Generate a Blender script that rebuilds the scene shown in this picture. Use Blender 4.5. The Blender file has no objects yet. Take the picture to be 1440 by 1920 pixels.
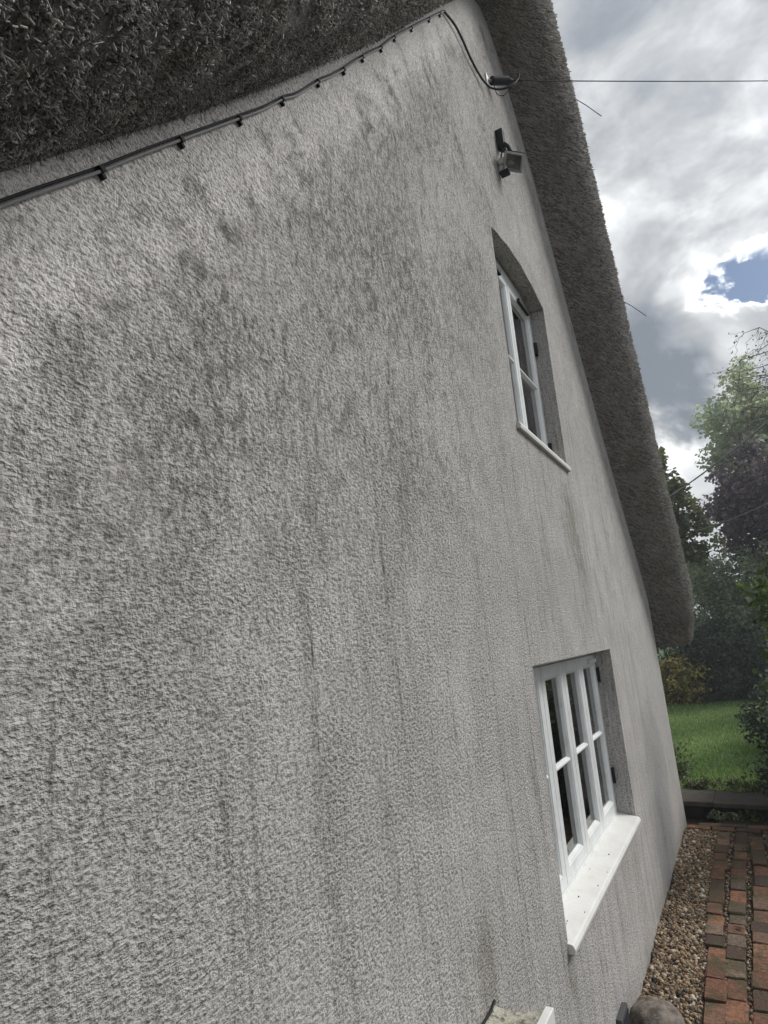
import bpy, math, random
import numpy as np
from mathutils import Vector, Matrix, noise as mnoise

random.seed(7)
rng = np.random.default_rng(11)
sc = bpy.context.scene
col = sc.collection
rad = math.radians

# ------------------------------------------------------------------ camera
CAM = Vector((0.0, -0.9, 2.12))
cam_d = bpy.data.cameras.new('camera')
cam = bpy.data.objects.new('camera', cam_d)
col.objects.link(cam)
right = Vector((0.49981308, -0.86260267, -0.07812508))
down = Vector((0.15179806, 0.17604364, -0.97260783))
fwd = Vector((0.85272753, 0.47426288, 0.21893033))
up, back = -down, -fwd
cam.matrix_world = Matrix(((right.x, up.x, back.x, CAM.x), (right.y, up.y, back.y, CAM.y),
                           (right.z, up.z, back.z, CAM.z), (0, 0, 0, 1)))
cam_d.sensor_fit = 'HORIZONTAL'
cam_d.sensor_width = 36
cam_d.lens = 28.5
cam_d.clip_start = 0.02
cam_d.clip_end = 2000
sc.camera = cam

# ------------------------------------------------------------------ light
SUN_AZ = Vector((0.60, -0.72, 0.0)).normalized()
SUN_EL = rad(46)
SUN_DIR = Vector((SUN_AZ.x * math.cos(SUN_EL), SUN_AZ.y * math.cos(SUN_EL), math.sin(SUN_EL)))
sun_d = bpy.data.lights.new('sun', 'SUN')
sun_d.energy = 1.5
sun_d.angle = rad(22)
sun_d.color = (1.0, 0.965, 0.92)
sun = bpy.data.objects.new('sun', sun_d)
sun.rotation_euler = (-SUN_DIR).to_track_quat('-Z', 'Y').to_euler()
sun.location = (0, -5, 20)
col.objects.link(sun)

sc.view_settings.view_transform = 'Standard'
sc.view_settings.look = 'None'
sc.view_settings.gamma = 1
sc.view_settings.exposure = 0.95
sc.view_settings.use_curve_mapping = False
sc.cycles.use_denoising = True
sc.cycles.adaptive_threshold = 0.02
sc.cycles.max_bounces = 5
sc.cycles.transparent_max_bounces = 12


class NT:
    """small helper round a node tree"""
    def __init__(self, tree):
        self.t = tree
        tree.nodes.clear()

    def n(self, typ, **kw):
        nd = self.t.nodes.new(typ)
        ins = kw.pop('ins', {})
        for k, v in kw.items():
            setattr(nd, k, v)
        for k, v in ins.items():
            s = nd.inputs[k]
            if hasattr(v, 'is_linked') or isinstance(v, bpy.types.NodeSocket):
                self.t.links.new(v, s)
            else:
                s.default_value = v
        return nd

    def math(self, op, a, b=0.0, c=0.0, clamp=False):
        return self.n('ShaderNodeMath', operation=op, use_clamp=clamp, ins={0: a, 1: b, 2: c}).outputs[0]

    def vmath(self, op, a, b=(0, 0, 0)):
        nd = self.n('ShaderNodeVectorMath', operation=op, ins={0: a, 1: b})
        return nd.outputs['Value'] if op in ('DOT_PRODUCT', 'LENGTH', 'DISTANCE') else nd.outputs[0]

    def noise(self, vec, scale, detail=4, rough=0.55, dist=0.0):
        return self.n('ShaderNodeTexNoise', ins={'Vector': vec, 'Scale': scale, 'Detail': detail, 'Roughness': rough, 'Distortion': dist}).outputs['Fac']

    def sstep(self, v, lo, hi, a=0.0, b=1.0):
        return self.n('ShaderNodeMapRange', interpolation_type='SMOOTHSTEP',
                      ins={'Value': v, 'From Min': lo, 'From Max': hi, 'To Min': a, 'To Max': b}).outputs[0]

    def lin(self, v, lo, hi, a=0.0, b=1.0):
        return self.n('ShaderNodeMapRange', ins={'Value': v, 'From Min': lo, 'From Max': hi, 'To Min': a, 'To Max': b}).outputs[0]

    def mix(self, f, a, b, blend='MIX'):
        nd = self.n('ShaderNodeMix', data_type='RGBA', blend_type=blend)
        for k, v in ((0, f), (6, a), (7, b)):
            s = nd.inputs[k]
            if isinstance(v, bpy.types.NodeSocket):
                self.t.links.new(v, s)
            else:
                s.default_value = v if k == 0 else (tuple(v) + (1,) if len(v) == 3 else v)
        return nd.outputs[2]

    def ramp(self, v, stops):
        nd = self.n('ShaderNodeValToRGB', ins={0: v})
        cr = nd.color_ramp
        while len(cr.elements) < len(stops):
            cr.elements.new(0.5)
        for e, (p, c) in zip(cr.elements, stops):
            e.position = p
            e.color = tuple(c) + (1,) if len(c) == 3 else c
        return nd.outputs[0]

    def mapv(self, vec, scale=(1, 1, 1), loc=(0, 0, 0), rot=(0, 0, 0)):
        return self.n('ShaderNodeMapping', ins={'Vector': vec, 'Scale': scale, 'Location': loc, 'Rotation': rot}).outputs[0]


# ------------------------------------------------------------------ sky
world = bpy.data.worlds.new('World')
sc.world = world
world.use_nodes = True
world.cycles.sampling_method = 'MANUAL'
world.cycles.sample_map_resolution = 256
w = NT(world.node_tree)
gen = w.n('ShaderNodeTexCoord').outputs['Generated']
sky = w.n('ShaderNodeTexSky', sky_type='NISHITA', sun_disc=False, sun_elevation=SUN_EL,
          sun_rotation=math.atan2(SUN_AZ.x, SUN_AZ.y), air_density=1.0, dust_density=1.0, ozone_density=1.5)
blue = w.vmath('SCALE', sky.outputs[0]); blue.node.inputs['Scale'].default_value = 0.05
sep = w.n('ShaderNodeSeparateXYZ', ins={0: gen})
warp = w.n('ShaderNodeTexNoise', ins={'Vector': gen, 'Scale': 2.6, 'Detail': 2, 'Roughness': 0.55}).outputs['Color']
wv2 = w.vmath('SCALE', w.vmath('SUBTRACT', warp, (0.5, 0.5, 0.5))); wv2.node.inputs['Scale'].default_value = 0.28
fl2 = w.vmath('ADD', w.mapv(gen, scale=(1, 1, 1.5)), wv2)
n1 = w.noise(w.mapv(fl2, loc=(3.1, 1.7, 0.4)), 3.0, 5, 0.58)
n2n = w.n('ShaderNodeTexNoise', ins={'Vector': w.mapv(fl2, loc=(7.3, 4.2, 2.0)), 'Scale': 9.0, 'Detail': 5, 'Roughness': 0.6})
n2 = n2n.outputs['Fac']
dens = w.math('ADD', w.math('MULTIPLY', n1, 0.72), w.math('MULTIPLY', n2, 0.28))
dens = w.lin(dens, 0.34, 0.66, 0.37, 1.0)
# individual clouds of this afternoon: (direction, cos inner, cos outer, added density); warped by the same noise
wdir = w.vmath('SCALE', w.n('ShaderNodeCombineXYZ', ins={0: n2, 1: n1, 2: n2}).outputs[0])
wdir.node.inputs['Scale'].default_value = 0.30
gdir = w.vmath('NORMALIZE', w.vmath('ADD', gen, w.vmath('SUBTRACT', wdir, (0.15, 0.15, 0.15))))
def cloud(d, inner, outer, amt, broken=False):
    global dens
    dv = Vector(d).normalized()
    dp = w.vmath('DOT_PRODUCT', gdir, tuple(dv))
    m = w.sstep(dp, math.cos(rad(outer)), math.cos(rad(inner)), 0.0, amt)
    if broken:
        m = w.math('MULTIPLY', m, w.sstep(n2, 0.40, 0.60, 0.1, 1.15))
    dens = w.math('ADD', dens, m)
for _c in (((0.930, 0.045, 0.362), 1.5, 6.6, 0.36), ((0.945, 0.02, 0.33), 1.0, 4.5, 0.18), ((0.886, -0.034, 0.460), 0.0, 2.4, -0.32, True), ((0.889, -0.075, 0.448), 0.3, 2.6, -0.46, True), ((0.884, -0.112, 0.456), 0.3, 2.8, -0.46, True),
           ((0.905, 0.0, 0.42), 0.0, 3.6, -0.20), ((0.868, -0.10, 0.487), 0.0, 6.0, -0.16), ((0.965, 0.034, 0.262), 0.5, 6.0, -0.28),
           ((0.852, 0.05, 0.522), 0.0, 6.0, 0.02), ((0.80, -0.06, 0.60), 0.0, 9.0, 0.03), ((0.74, -0.09, 0.665), 0.0, 9.0, 0.03)):
    cloud(*_c)
dens = w.math('MULTIPLY', dens, 1.0, clamp=True)
shade = w.ramp(dens, [(0.0, (0.30, 0.36, 0.46)), (0.22, (0.72, 0.75, 0.78)), (0.36, (0.72, 0.73, 0.74)), (0.50, (0.50, 0.512, 0.525)),
                      (0.66, (0.33, 0.343, 0.357)), (0.84, (0.20, 0.22, 0.245)), (1.0, (0.135, 0.155, 0.18))])
cov = w.sstep(dens, 0.0, 0.26)
skyc = w.mix(cov, blue, shade)
glow = w.math('POWER', w.math('MAXIMUM', w.vmath('DOT_PRODUCT', gen, tuple(SUN_DIR)), 0.0), 5.0)
gl = w.math('MULTIPLY_ADD', glow, 0.40, 0.85)
skyo = w.vmath('SCALE', skyc)
world.node_tree.links.new(gl, skyo.node.inputs['Scale'])
bg = w.n('ShaderNodeBackground', ins={'Color': skyo, 'Strength': 1.0})
w.n('ShaderNodeOutputWorld', ins={0: bg.outputs[0]})


# ------------------------------------------------------------------ mesh helpers
class MB:
    def __init__(self):
        self.v, self.f = [], []

    def add(self, vs, fs):
        b = len(self.v)
        self.v += [tuple(p) for p in vs]
        self.f += [tuple(b + i for i in q) for q in fs]
        return self

    def box(self, x0, x1, y0, y1, z0, z1, M=None):
        vs = [Vector(p) for p in ((x0, y0, z0), (x1, y0, z0), (x1, y1, z0), (x0, y1, z0), (x0, y0, z1), (x1, y0, z1), (x1, y1, z1), (x0, y1, z1))]
        if M is not None:
            vs = [M @ p for p in vs]
        return self.add(vs, [(3, 2, 1, 0), (4, 5, 6, 7), (0, 1, 5, 4), (1, 2, 6, 5), (2, 3, 7, 6), (3, 0, 4, 7)])

    def tube(self, pts, r, n=8, caps=True):
        pts = [Vector(p) for p in pts]
        rs = r if hasattr(r, '__len__') else [r] * len(pts)
        rings = []
        ref = Vector((0.13, 0.21, 0.97))
        for i, p in enumerate(pts):
            t = (pts[min(i + 1, len(pts) - 1)] - pts[max(i - 1, 0)])
            if t.length < 1e-9:
                t = Vector((0, 0, 1))
            t.normalize()
            if abs(t.dot(ref)) > 0.95:
                a = t.cross(Vector((1, 0, 0))).normalized()
            else:
                a = t.cross(ref).normalized()
            b = t.cross(a)
            rings.append([p + (a * math.cos(2 * math.pi * k / n) + b * math.sin(2 * math.pi * k / n)) * rs[i] for k in range(n)])
        base = len(self.v)
        for rg in rings:
            self.v += [tuple(q) for q in rg]
        for i in range(len(pts) - 1):
            for k in range(n):
                k2 = (k + 1) % n
                self.f.append((base + i * n + k, base + i * n + k2, base + (i + 1) * n + k2, base + (i + 1) * n + k))
        if caps:
            self.f.append(tuple(base + k for k in reversed(range(n))))
            self.f.append(tuple(base + (len(pts) - 1) * n + k for k in range(n)))
        return self

    def ring(self, x0, x1, z0, z1, prof):
        """mitred rectangular frame in the XZ plane; prof = closed list of (inset, y)"""
        m = len(prof)
        vs = []
        for ins, y in prof:
            vs += [(x0 + ins, y, z0 + ins), (x1 - ins, y, z0 + ins), (x1 - ins, y, z1 - ins), (x0 + ins, y, z1 - ins)]
        fs = []
        for i in range(m):
            j = (i + 1) % m
            for k in range(4):
                k2 = (k + 1) % 4
                fs.append((i * 4 + k, i * 4 + k2, j * 4 + k2, j * 4 + k))
        return self.add(vs, fs)

    def build(self, name, mat, parent=None, smooth=False, bevel=0.0):
        me = bpy.data.meshes.new(name)
        me.from_pydata(self.v, [], self.f)
        me.update()
        return finish(name, me, mat, parent, smooth, bevel)


def finish(name, me, mat, parent=None, smooth=False, bevel=0.0):
    if mat is not None:
        me.materials.append(mat)
    if smooth:
        me.polygons.foreach_set('use_smooth', [True] * len(me.polygons))
    o = bpy.data.objects.new(name, me)
    col.objects.link(o)
    if parent is not None:
        o.parent = parent
        o.matrix_parent_inverse = parent.matrix_basis.inverted()
    if bevel:
        md = o.modifiers.new('bevel', 'BEVEL')
        md.width = bevel
        md.segments = 2
        md.limit_method = 'ANGLE'
    return o


def npmesh(name, V, F, mat, parent=None, attrs=None, smooth=False):
    """mesh from numpy arrays; F is (n,3) or (n,4) int"""
    V = np.asarray(V, np.float32)
    F = np.asarray(F, np.int32)
    me = bpy.data.meshes.new(name)
    k = F.shape[1]
    me.vertices.add(len(V)); me.vertices.foreach_set('co', V.ravel())
    me.loops.add(F.size); me.loops.foreach_set('vertex_index', F.ravel())
    me.polygons.add(len(F)); me.polygons.foreach_set('loop_start', np.arange(0, F.size, k, dtype=np.int32))
    for nm, arr in (attrs or {}).items():
        a = me.attributes.new(nm, 'FLOAT', 'POINT')
        a.data.foreach_set('value', np.asarray(arr, np.float32))
    me.update(calc_edges=True)
    me.validate()
    return finish(name, me, mat, parent, smooth)


def empty(name, loc):
    o = bpy.data.objects.new(name, None)
    o.location = loc
    o.empty_display_size = 0.2
    col.objects.link(o)
    return o


def tag(o, label, cat, group=None):
    o['label'] = label
    o['category'] = cat
    if group:
        o['group'] = group
    return o


def kind(o, k):
    o['kind'] = k
    return o


# ------------------------------------------------------------------ materials
def material(name):
    m = bpy.data.materials.new(name)
    m.use_nodes = True
    return m, NT(m.node_tree)


def principled(t, color, rough=0.8, normal=None, metallic=0.0, spec=0.5):
    ins = {'Base Color': color if isinstance(color, bpy.types.NodeSocket) else tuple(color) + (1,), 'Roughness': rough, 'Metallic': metallic, 'Specular IOR Level': spec}
    if normal is not None:
        ins['Normal'] = normal
    p = t.n('ShaderNodeBsdfPrincipled', ins=ins)
    t.n('ShaderNodeOutputMaterial', ins={0: p.outputs[0]})
    return p


def bump(t, h, dist, strength=1.0, normal=None):
    ins = {'Height': h, 'Distance': dist, 'Strength': strength}
    if normal is not None:
        ins['Normal'] = normal
    return t.n('ShaderNodeBump', ins=ins).outputs[0]


def simple(name, color, rough=0.6, var=0.0, scale=30.0, metallic=0.0, bd=0.0):
    m, t = material(name)
    oc = t.n('ShaderNodeTexCoord').outputs['Object']
    nz = t.noise(oc, scale, 5, 0.6)
    c = t.mix(nz, [x * (1 - var) for x in color], [min(1, x * (1 + var)) for x in color])
    principled(t, c, rough, bump(t, nz, bd) if bd else None, metallic, 0.5 if rough < .6 else 0.2)
    return m


def wall_material(shadowed=False):
    m, t = material('roughcast_render')
    oc = t.n('ShaderNodeTexCoord').outputs['Object']
    sp = t.n('ShaderNodeSeparateXYZ', ins={0: oc})
    X, Z = sp.outputs[0], sp.outputs[2]
    rk = t.n('ShaderNodeAttribute', attribute_name='below_verge').outputs['Fac']
    # streaks: sheared a little so that they run down and with the weather
    shx = t.math('ADD', X, t.math('MULTIPLY', Z, 0.05))
    mot = t.noise(t.mapv(oc, scale=(1, 1, 0.5)), 42.0, 4, 0.74, 0.3)
    st = t.n('ShaderNodeCombineXYZ', ins={0: shx, 1: sp.outputs[1], 2: t.math('MULTIPLY', Z, 0.10)}).outputs[0]
    s1 = t.noise(st, 6.5, 4, 0.62, 0.35)
    st2 = t.n('ShaderNodeCombineXYZ', ins={0: shx, 1: sp.outputs[1], 2: t.math('MULTIPLY', Z, 0.30)}).outputs[0]
    s2 = t.noise(st2, 19.0, 4, 0.65, 0.4)
    bl = t.noise(oc, 1.5, 4, 0.62, 0.4)
    bl2 = t.noise(oc, 8.0, 5, 0.72, 0.5)
    def vstreak(scale, zs, det, dist):
        return t.noise(t.n('ShaderNodeCombineXYZ', ins={0: shx, 1: sp.outputs[1], 2: t.math('MULTIPLY', Z, zs)}).outputs[0], scale, det, 0.62, dist)
    dr = vstreak(46.0, 0.045, 3, 0.4)
    dr2 = vstreak(15.0, 0.07, 3, 0.5)
    streak = t.sstep(s1, 0.45, 0.66)
    streak2 = t.sstep(s2, 0.46, 0.64)
    drip = t.sstep(dr, 0.50, 0.66)
    drip2 = t.sstep(dr2, 0.46, 0.64)
    blot = t.sstep(bl, 0.36, 0.58)
    grit = t.sstep(mot, 0.42, 0.60)
    # weathering starts below a clean band kept dry by the verge
    clean = t.sstep(t.math('ADD', rk, t.math('MULTIPLY', t.math('SUBTRACT', bl2, 0.5), 0.8)), 0.04, 0.32)
    zone = t.math('MULTIPLY', t.sstep(rk, 0.8, 2.2, 1.0, 0.30), t.math('MULTIPLY', t.sstep(X, 2.2, 4.6, 1.0, 0.5), t.sstep(Z, 1.5, 2.9, 0.16, 1.0)))
    mottle = t.math('MULTIPLY', t.math('MAXIMUM', t.math('MULTIPLY', grit, 0.8), t.math('MULTIPLY', t.sstep(bl2, 0.50, 0.64), 0.9)), t.math('MULTIPLY_ADD', blot, 0.62, 0.44))
    mottle = t.math('MAXIMUM', mottle, t.math('MULTIPLY', streak2, t.math('MULTIPLY_ADD', grit, 0.65, 0.26)))
    runs = t.math('MULTIPLY', t.math('MULTIPLY_ADD', drip, 0.55, t.math('MULTIPLY', drip2, 0.52)), t.math('MULTIPLY_ADD', grit, 0.5, 0.5))
    runs = t.math('MULTIPLY', runs, t.math('MULTIPLY_ADD', streak, 0.45, 0.55))
    dirt = t.math('MAXIMUM', t.math('MULTIPLY', mottle, zone), t.math('MULTIPLY', runs, t.sstep(X, 4.6, 7.0, 1.0, 0.65)))
    dirt = t.math('MULTIPLY', dirt, clean)
    film = t.math('MULTIPLY', clean, t.math('MULTIPLY', t.math('MULTIPLY_ADD', blot, 0.14, 0.42), t.sstep(X, 3.0, 6.5, 1.0, 0.7)))
    base = t.mix(film, (0.79, 0.768, 0.752), (0.355, 0.342, 0.325))
    c = t.mix(t.math('MULTIPLY', dirt, 0.90), base, (0.124, 0.117, 0.102))
    # algae runs below the two sills and at the foot of the wall
    def blob(x, z, sx, sz):
        a = t.math('POWER', t.math('DIVIDE', t.math('SUBTRACT', X, x), sx), 2.0)
        b = t.math('POWER', t.math('DIVIDE', t.math('SUBTRACT', Z, z), sz), 2.0)
        return t.math('EXPONENT', t.math('MULTIPLY', t.math('ADD', a, b), -1.0))
    alg = t.math('ADD', t.math('MULTIPLY', blob(4.28, 2.92, 0.22, 0.30), 1.25), t.math('MULTIPLY', blob(4.42, 2.55, 0.12, 0.30), 0.7))
    alg = t.math('ADD', alg, t.math('MULTIPLY', blob(4.75, 0.45, 0.12, 0.35), 0.6))
    alg = t.math('ADD', alg, t.math('MULTIPLY', blob(2.05, 1.08, 0.10, 0.22), 0.9))
    alg = t.math('ADD', alg, t.math('MULTIPLY', blob(2.95, 0.70, 0.05, 0.12), 1.2))
    alg = t.math('MULTIPLY', alg, t.sstep(t.math('ADD', s2, t.math('MULTIPLY', bl2, 0.4)), 0.55, 0.85, 0.25, 1.0), clamp=True)
    c = t.mix(t.math('MULTIPLY', alg, 0.62), c, (0.135, 0.125, 0.075))
    foot = t.sstep(Z, 0.0, 0.22, 0.5, 0.0)
    c = t.mix(t.math('MULTIPLY', foot, bl2), c, (0.16, 0.135, 0.09))
    # grain of the roughcast; hollows darkened in colour for dirt and crevice shade
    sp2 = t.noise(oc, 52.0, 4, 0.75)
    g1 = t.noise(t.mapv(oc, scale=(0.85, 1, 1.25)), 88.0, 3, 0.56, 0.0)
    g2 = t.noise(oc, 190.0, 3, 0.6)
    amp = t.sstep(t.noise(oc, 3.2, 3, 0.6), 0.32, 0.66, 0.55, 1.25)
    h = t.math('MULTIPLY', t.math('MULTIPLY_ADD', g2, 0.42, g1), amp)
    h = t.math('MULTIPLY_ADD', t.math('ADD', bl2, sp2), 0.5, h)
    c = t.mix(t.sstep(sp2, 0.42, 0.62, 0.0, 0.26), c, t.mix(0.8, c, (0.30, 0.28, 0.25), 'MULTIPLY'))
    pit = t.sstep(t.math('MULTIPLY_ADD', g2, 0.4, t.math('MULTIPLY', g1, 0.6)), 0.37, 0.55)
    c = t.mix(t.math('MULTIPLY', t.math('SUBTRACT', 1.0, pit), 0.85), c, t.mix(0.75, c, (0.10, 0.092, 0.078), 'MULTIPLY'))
    principled(t, c, 0.92, bump(t, h, 0.0094, 1.0), spec=0.25)
    return m


M = {}
M['wall'] = wall_material()
def paint(name, color, rough):
    m, t = material(name)
    oc = t.n('ShaderNodeTexCoord').outputs['Object']
    n = t.noise(oc, 7, 5, 0.65)
    n2 = t.noise(t.mapv(oc, scale=(1, 1, .25)), 60, 4, 0.65)
    c = t.mix(t.sstep(n, 0.42, 0.70, 0, 0.30), color, (0.50, 0.49, 0.44))
    c = t.mix(t.sstep(n2, 0.55, 0.75, 0, 0.40), c, (0.36, 0.345, 0.30))
    principled(t, c, rough, bump(t, n2, 0.0006))
    return m
M['white'] = paint('white_window_paint', (0.76, 0.785, 0.79), 0.35)
M['sill'] = paint('white_sill', (0.72, 0.72, 0.70), 0.5)
M['black'] = simple('black_metal', (0.018, 0.019, 0.022), 0.7, 0.3, 40)
M['blackplastic'] = simple('black_plastic', (0.020, 0.022, 0.028), 0.68, 0.25, 30)
M['greycable'] = simple('grey_cable', (0.24, 0.24, 0.245), 0.6, 0.25, 25)
M['alu'] = simple('aluminium_bezel', (0.42, 0.42, 0.40), 0.4, 0.1, 40, metallic=0.6)
M['reflector'] = simple('silver_reflector', (0.75, 0.76, 0.74), 0.25, 0.05, 20, metallic=0.85)
M['pirwhite'] = simple('white_plastic', (0.78, 0.78, 0.75), 0.4, 0.04, 20)
M['curtain'] = simple('brown_grey_curtain', (0.30, 0.25, 0.23), 0.9, 0.2, 12)
M['inside'] = simple('room_plaster', (0.35, 0.33, 0.30), 0.9, 0.1, 3)


def glass_material():
    m, t = material('window_glass')
    fr = t.n('ShaderNodeFresnel', ins={'IOR': 1.5}).outputs[0]
    tr = t.n('ShaderNodeBsdfTransparent', ins={'Color': (0.86, 0.89, 0.88, 1)})
    gl = t.n('ShaderNodeBsdfGlossy', ins={'Roughness': 0.015})
    mx = t.n('ShaderNodeMixShader', ins={0: t.math('MULTIPLY', fr, 1.6, clamp=True), 1: tr.outputs[0], 2: gl.outputs[0]})
    t.n('ShaderNodeOutputMaterial', ins={0: mx.outputs[0]})
    return m
M['glass'] = glass_material()


def reed_material():
    m, t = material('weathered_thatch_reed')
    r = t.n('ShaderNodeAttribute', attribute_name='rnd').outputs['Fac']
    oc = t.n('ShaderNodeTexCoord').outputs['Object']
    n = t.noise(oc, 2.5, 4, 0.6)
    c = t.ramp(r, [(0.0, (0.11, 0.108, 0.105)), (0.35, (0.43, 0.423, 0.412)), (0.75, (0.66, 0.645, 0.625)), (1.0, (0.76, 0.73, 0.68))])
    c = t.mix(t.sstep(n, 0.5, 0.75, 0, 0.35), c, (0.16, 0.155, 0.14))
    br = t.sstep(t.noise(oc, 6.0, 4, 0.65), 0.45, 0.65, 0.0, 0.35)
    c = t.mix(br, c, t.mix(1.0, c, (0.80, 0.66, 0.50), 'MULTIPLY'))
    principled(t, c, 0.9, spec=0.15)
    return m
M['reed'] = reed_material()


def thatch_base_material():
    m, t = material('thatch_under_layer')
    oc = t.n('ShaderNodeTexCoord').outputs['Object']
    n = t.noise(oc, 90, 5, 0.65)
    n2 = t.noise(oc, 5, 4, 0.6)
    c = t.mix(n, (0.12, 0.117, 0.113), (0.42, 0.41, 0.395))
    c = t.mix(t.math('MULTIPLY', n2, 0.5), c, (0.15, 0.146, 0.138))
    principled(t, c, 0.95, bump(t, n, 0.02), spec=0.1)
    return m
M['thatch'] = thatch_base_material()


def leaf_material(name, dark, light, tip=None, trans=0.35, rough=0.5):
    m, t = material(name)
    r = t.n('ShaderNodeAttribute', attribute_name='rnd').outputs['Fac']
    stops = [(0.0, dark), (0.75, light)]
    if tip:
        stops += [(0.9, light), (1.0, tip)]
    c = t.ramp(r, stops)
    d = t.n('ShaderNodeBsdfPrincipled', ins={'Base Color': c, 'Roughness': rough, 'Specular IOR Level': 0.4})
    tl = t.n('ShaderNodeBsdfTranslucent', ins={'Color': t.mix(0.5, c, (0.9, 1.0, 0.5), 'MULTIPLY')})
    mx = t.n('ShaderNodeMixShader', ins={0: trans, 1: d.outputs[0], 2: tl.outputs[0]})
    t.n('ShaderNodeOutputMaterial', ins={0: mx.outputs[0]})
    return m
M['bark'] = simple('bark', (0.075, 0.062, 0.05), 0.9, 0.4, 25, bd=0.01)
M['leaf_pale'] = leaf_material('haze_paled_leaf', (0.34, 0.40, 0.30), (0.52, 0.58, 0.45), (0.62, 0.60, 0.45), 0.6)  # the veil of haze and glare is put into this pale leaf colour
M['leaf_copper'] = leaf_material('copper_leaf', (0.07, 0.052, 0.075), (0.18, 0.135, 0.18), (0.22, 0.20, 0.14), 0.3)
M['leaf_mid'] = leaf_material('sycamore_leaf', (0.060, 0.085, 0.043), (0.170, 0.204, 0.085), (0.340, 0.238, 0.119), 0.3)
M['leaf_dark'] = leaf_material('dark_evergreen_leaf', (0.025, 0.040, 0.029), (0.081, 0.117, 0.076), (0.180, 0.216, 0.162), 0.2, 0.55)
M['leaf_grey'] = leaf_material('grey_green_leaf', (0.20, 0.25, 0.17), (0.46, 0.54, 0.38), (0.60, 0.64, 0.48), 0.5)
M['leaf_yellow'] = leaf_material('variegated_leaf', (0.06, 0.07, 0.03), (0.62, 0.52, 0.16), (0.92, 0.78, 0.22), 0.35)
M['leaf_bright'] = leaf_material('fresh_leaf', (0.040, 0.070, 0.020), (0.120, 0.190, 0.050), (0.220, 0.260, 0.080), 0.35, 0.4)
M['leaf_birch'] = leaf_material('birch_leaf', (0.10, 0.09, 0.07), (0.20, 0.18, 0.13), None, 0.5)
M['grass'] = leaf_material('grass_blade', (0.10, 0.17, 0.055), (0.31, 0.45, 0.17), (0.56, 0.60, 0.32), 0.45, 0.55)


def brick_material():
    m, t = material('old_clay_brick')
    oi = t.n('ShaderNodeObjectInfo')
    oc = t.n('ShaderNodeTexCoord').outputs['Object']
    geo = t.n('ShaderNodeNewGeometry').outputs['Position']
    c = t.ramp(oi.outputs['Random'], [(0.0, (0.070, 0.050, 0.042)), (0.2, (0.15, 0.075, 0.052)), (0.42, (0.225, 0.105, 0.066)), (0.6, (0.17, 0.115, 0.085)),
                                      (0.78, (0.33, 0.15, 0.085)), (0.9, (0.24, 0.18, 0.14)), (1.0, (0.10, 0.072, 0.057))])
    n = t.noise(geo, 45, 6, 0.65)
    n2 = t.noise(geo, 5, 5, 0.68)
    c = t.mix(t.sstep(n, 0.40, 0.62, 0, 0.8), c, t.mix(0.6, c, (0.03, 0.025, 0.02)))
    c = t.mix(t.sstep(n2, 0.44, 0.58, 0, 0.8), c, (0.075, 0.068, 0.036))
    c = t.mix(t.sstep(t.noise(geo, 26, 5, 0.6), 0.62, 0.74, 0, 0.6), c, (0.27, 0.25, 0.21))
    principled(t, c, 0.85, bump(t, n, 0.012), spec=0.25)
    return m
M['brick'] = brick_material()


def pebble_material():
    m, t = material('mixed_pebble')
    r = t.n('ShaderNodeAttribute', attribute_name='rnd').outputs['Fac']
    oc = t.n('ShaderNodeTexCoord').outputs['Object']
    c = t.ramp(r, [(0.0, (0.03, 0.025, 0.021)), (0.25, (0.14, 0.095, 0.058)), (0.45, (0.33, 0.205, 0.10)), (0.6, (0.22, 0.17, 0.13)), (0.78, (0.42, 0.30, 0.175)), (0.92, (0.56, 0.46, 0.33)), (1.0, (0.70, 0.66, 0.58))])
    c = t.mix(t.noise(oc, 200, 3, 0.6), c, t.mix(0.6, c, (0.05, 0.04, 0.03)))
    principled(t, c, 0.65, spec=0.4)
    return m
M['pebble'] = pebble_material()
M['soil'] = simple('damp_soil', (0.045, 0.036, 0.027), 0.95, 0.5, 60, bd=0.02)
M['lawnbase'] = simple('lawn_soil', (0.08, 0.13, 0.04), 0.95, 0.4, 30, bd=0.02)
M['stonecap'] = simple('weathered_coping', (0.075, 0.068, 0.058), 0.9, 0.7, 11, bd=0.008)
M['sleeper'] = simple('dark_damp_riser', (0.025, 0.022, 0.019), 0.95, 0.5, 15, bd=0.01)

# ------------------------------------------------------------------ ground
g = MB()
g.add([(-150, -150, -0.02), (150, -150, -0.02), (150, 150, -0.02), (-150, 150, -0.02)], [(0, 1, 2, 3)])
kind(g.build('ground', M['soil']), 'structure')
# raised lawn beyond the step
lawn = MB().box(8.62, 60, -22, 22, -0.3, 0.15).build('lawn', M['lawnbase'])
kind(lawn, 'structure')

# ------------------------------------------------------------------ the cottage
RK = np.array([(-.5, 1.8), (0, 2.4), (.44, 2.88), (.82, 3.31), (1.2, 3.76), (1.84, 4.55), (2.37, 5.24), (2.85, 5.86), (3.3, 6.42), (3.6, 6.74), (3.78, 6.86),
               (3.95, 6.86), (4.15, 6.75), (4.5, 6.44), (4.86, 6.04), (5.2, 5.6), (5.58, 5.09), (6.11, 4.42), (6.66, 3.75), (7.37, 2.98), (7.99, 2.26), (8.3, 1.85)])
APEX = 3.86
def rake(x):
    return float(np.interp(x, RK[:, 0], RK[:, 1]))

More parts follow.
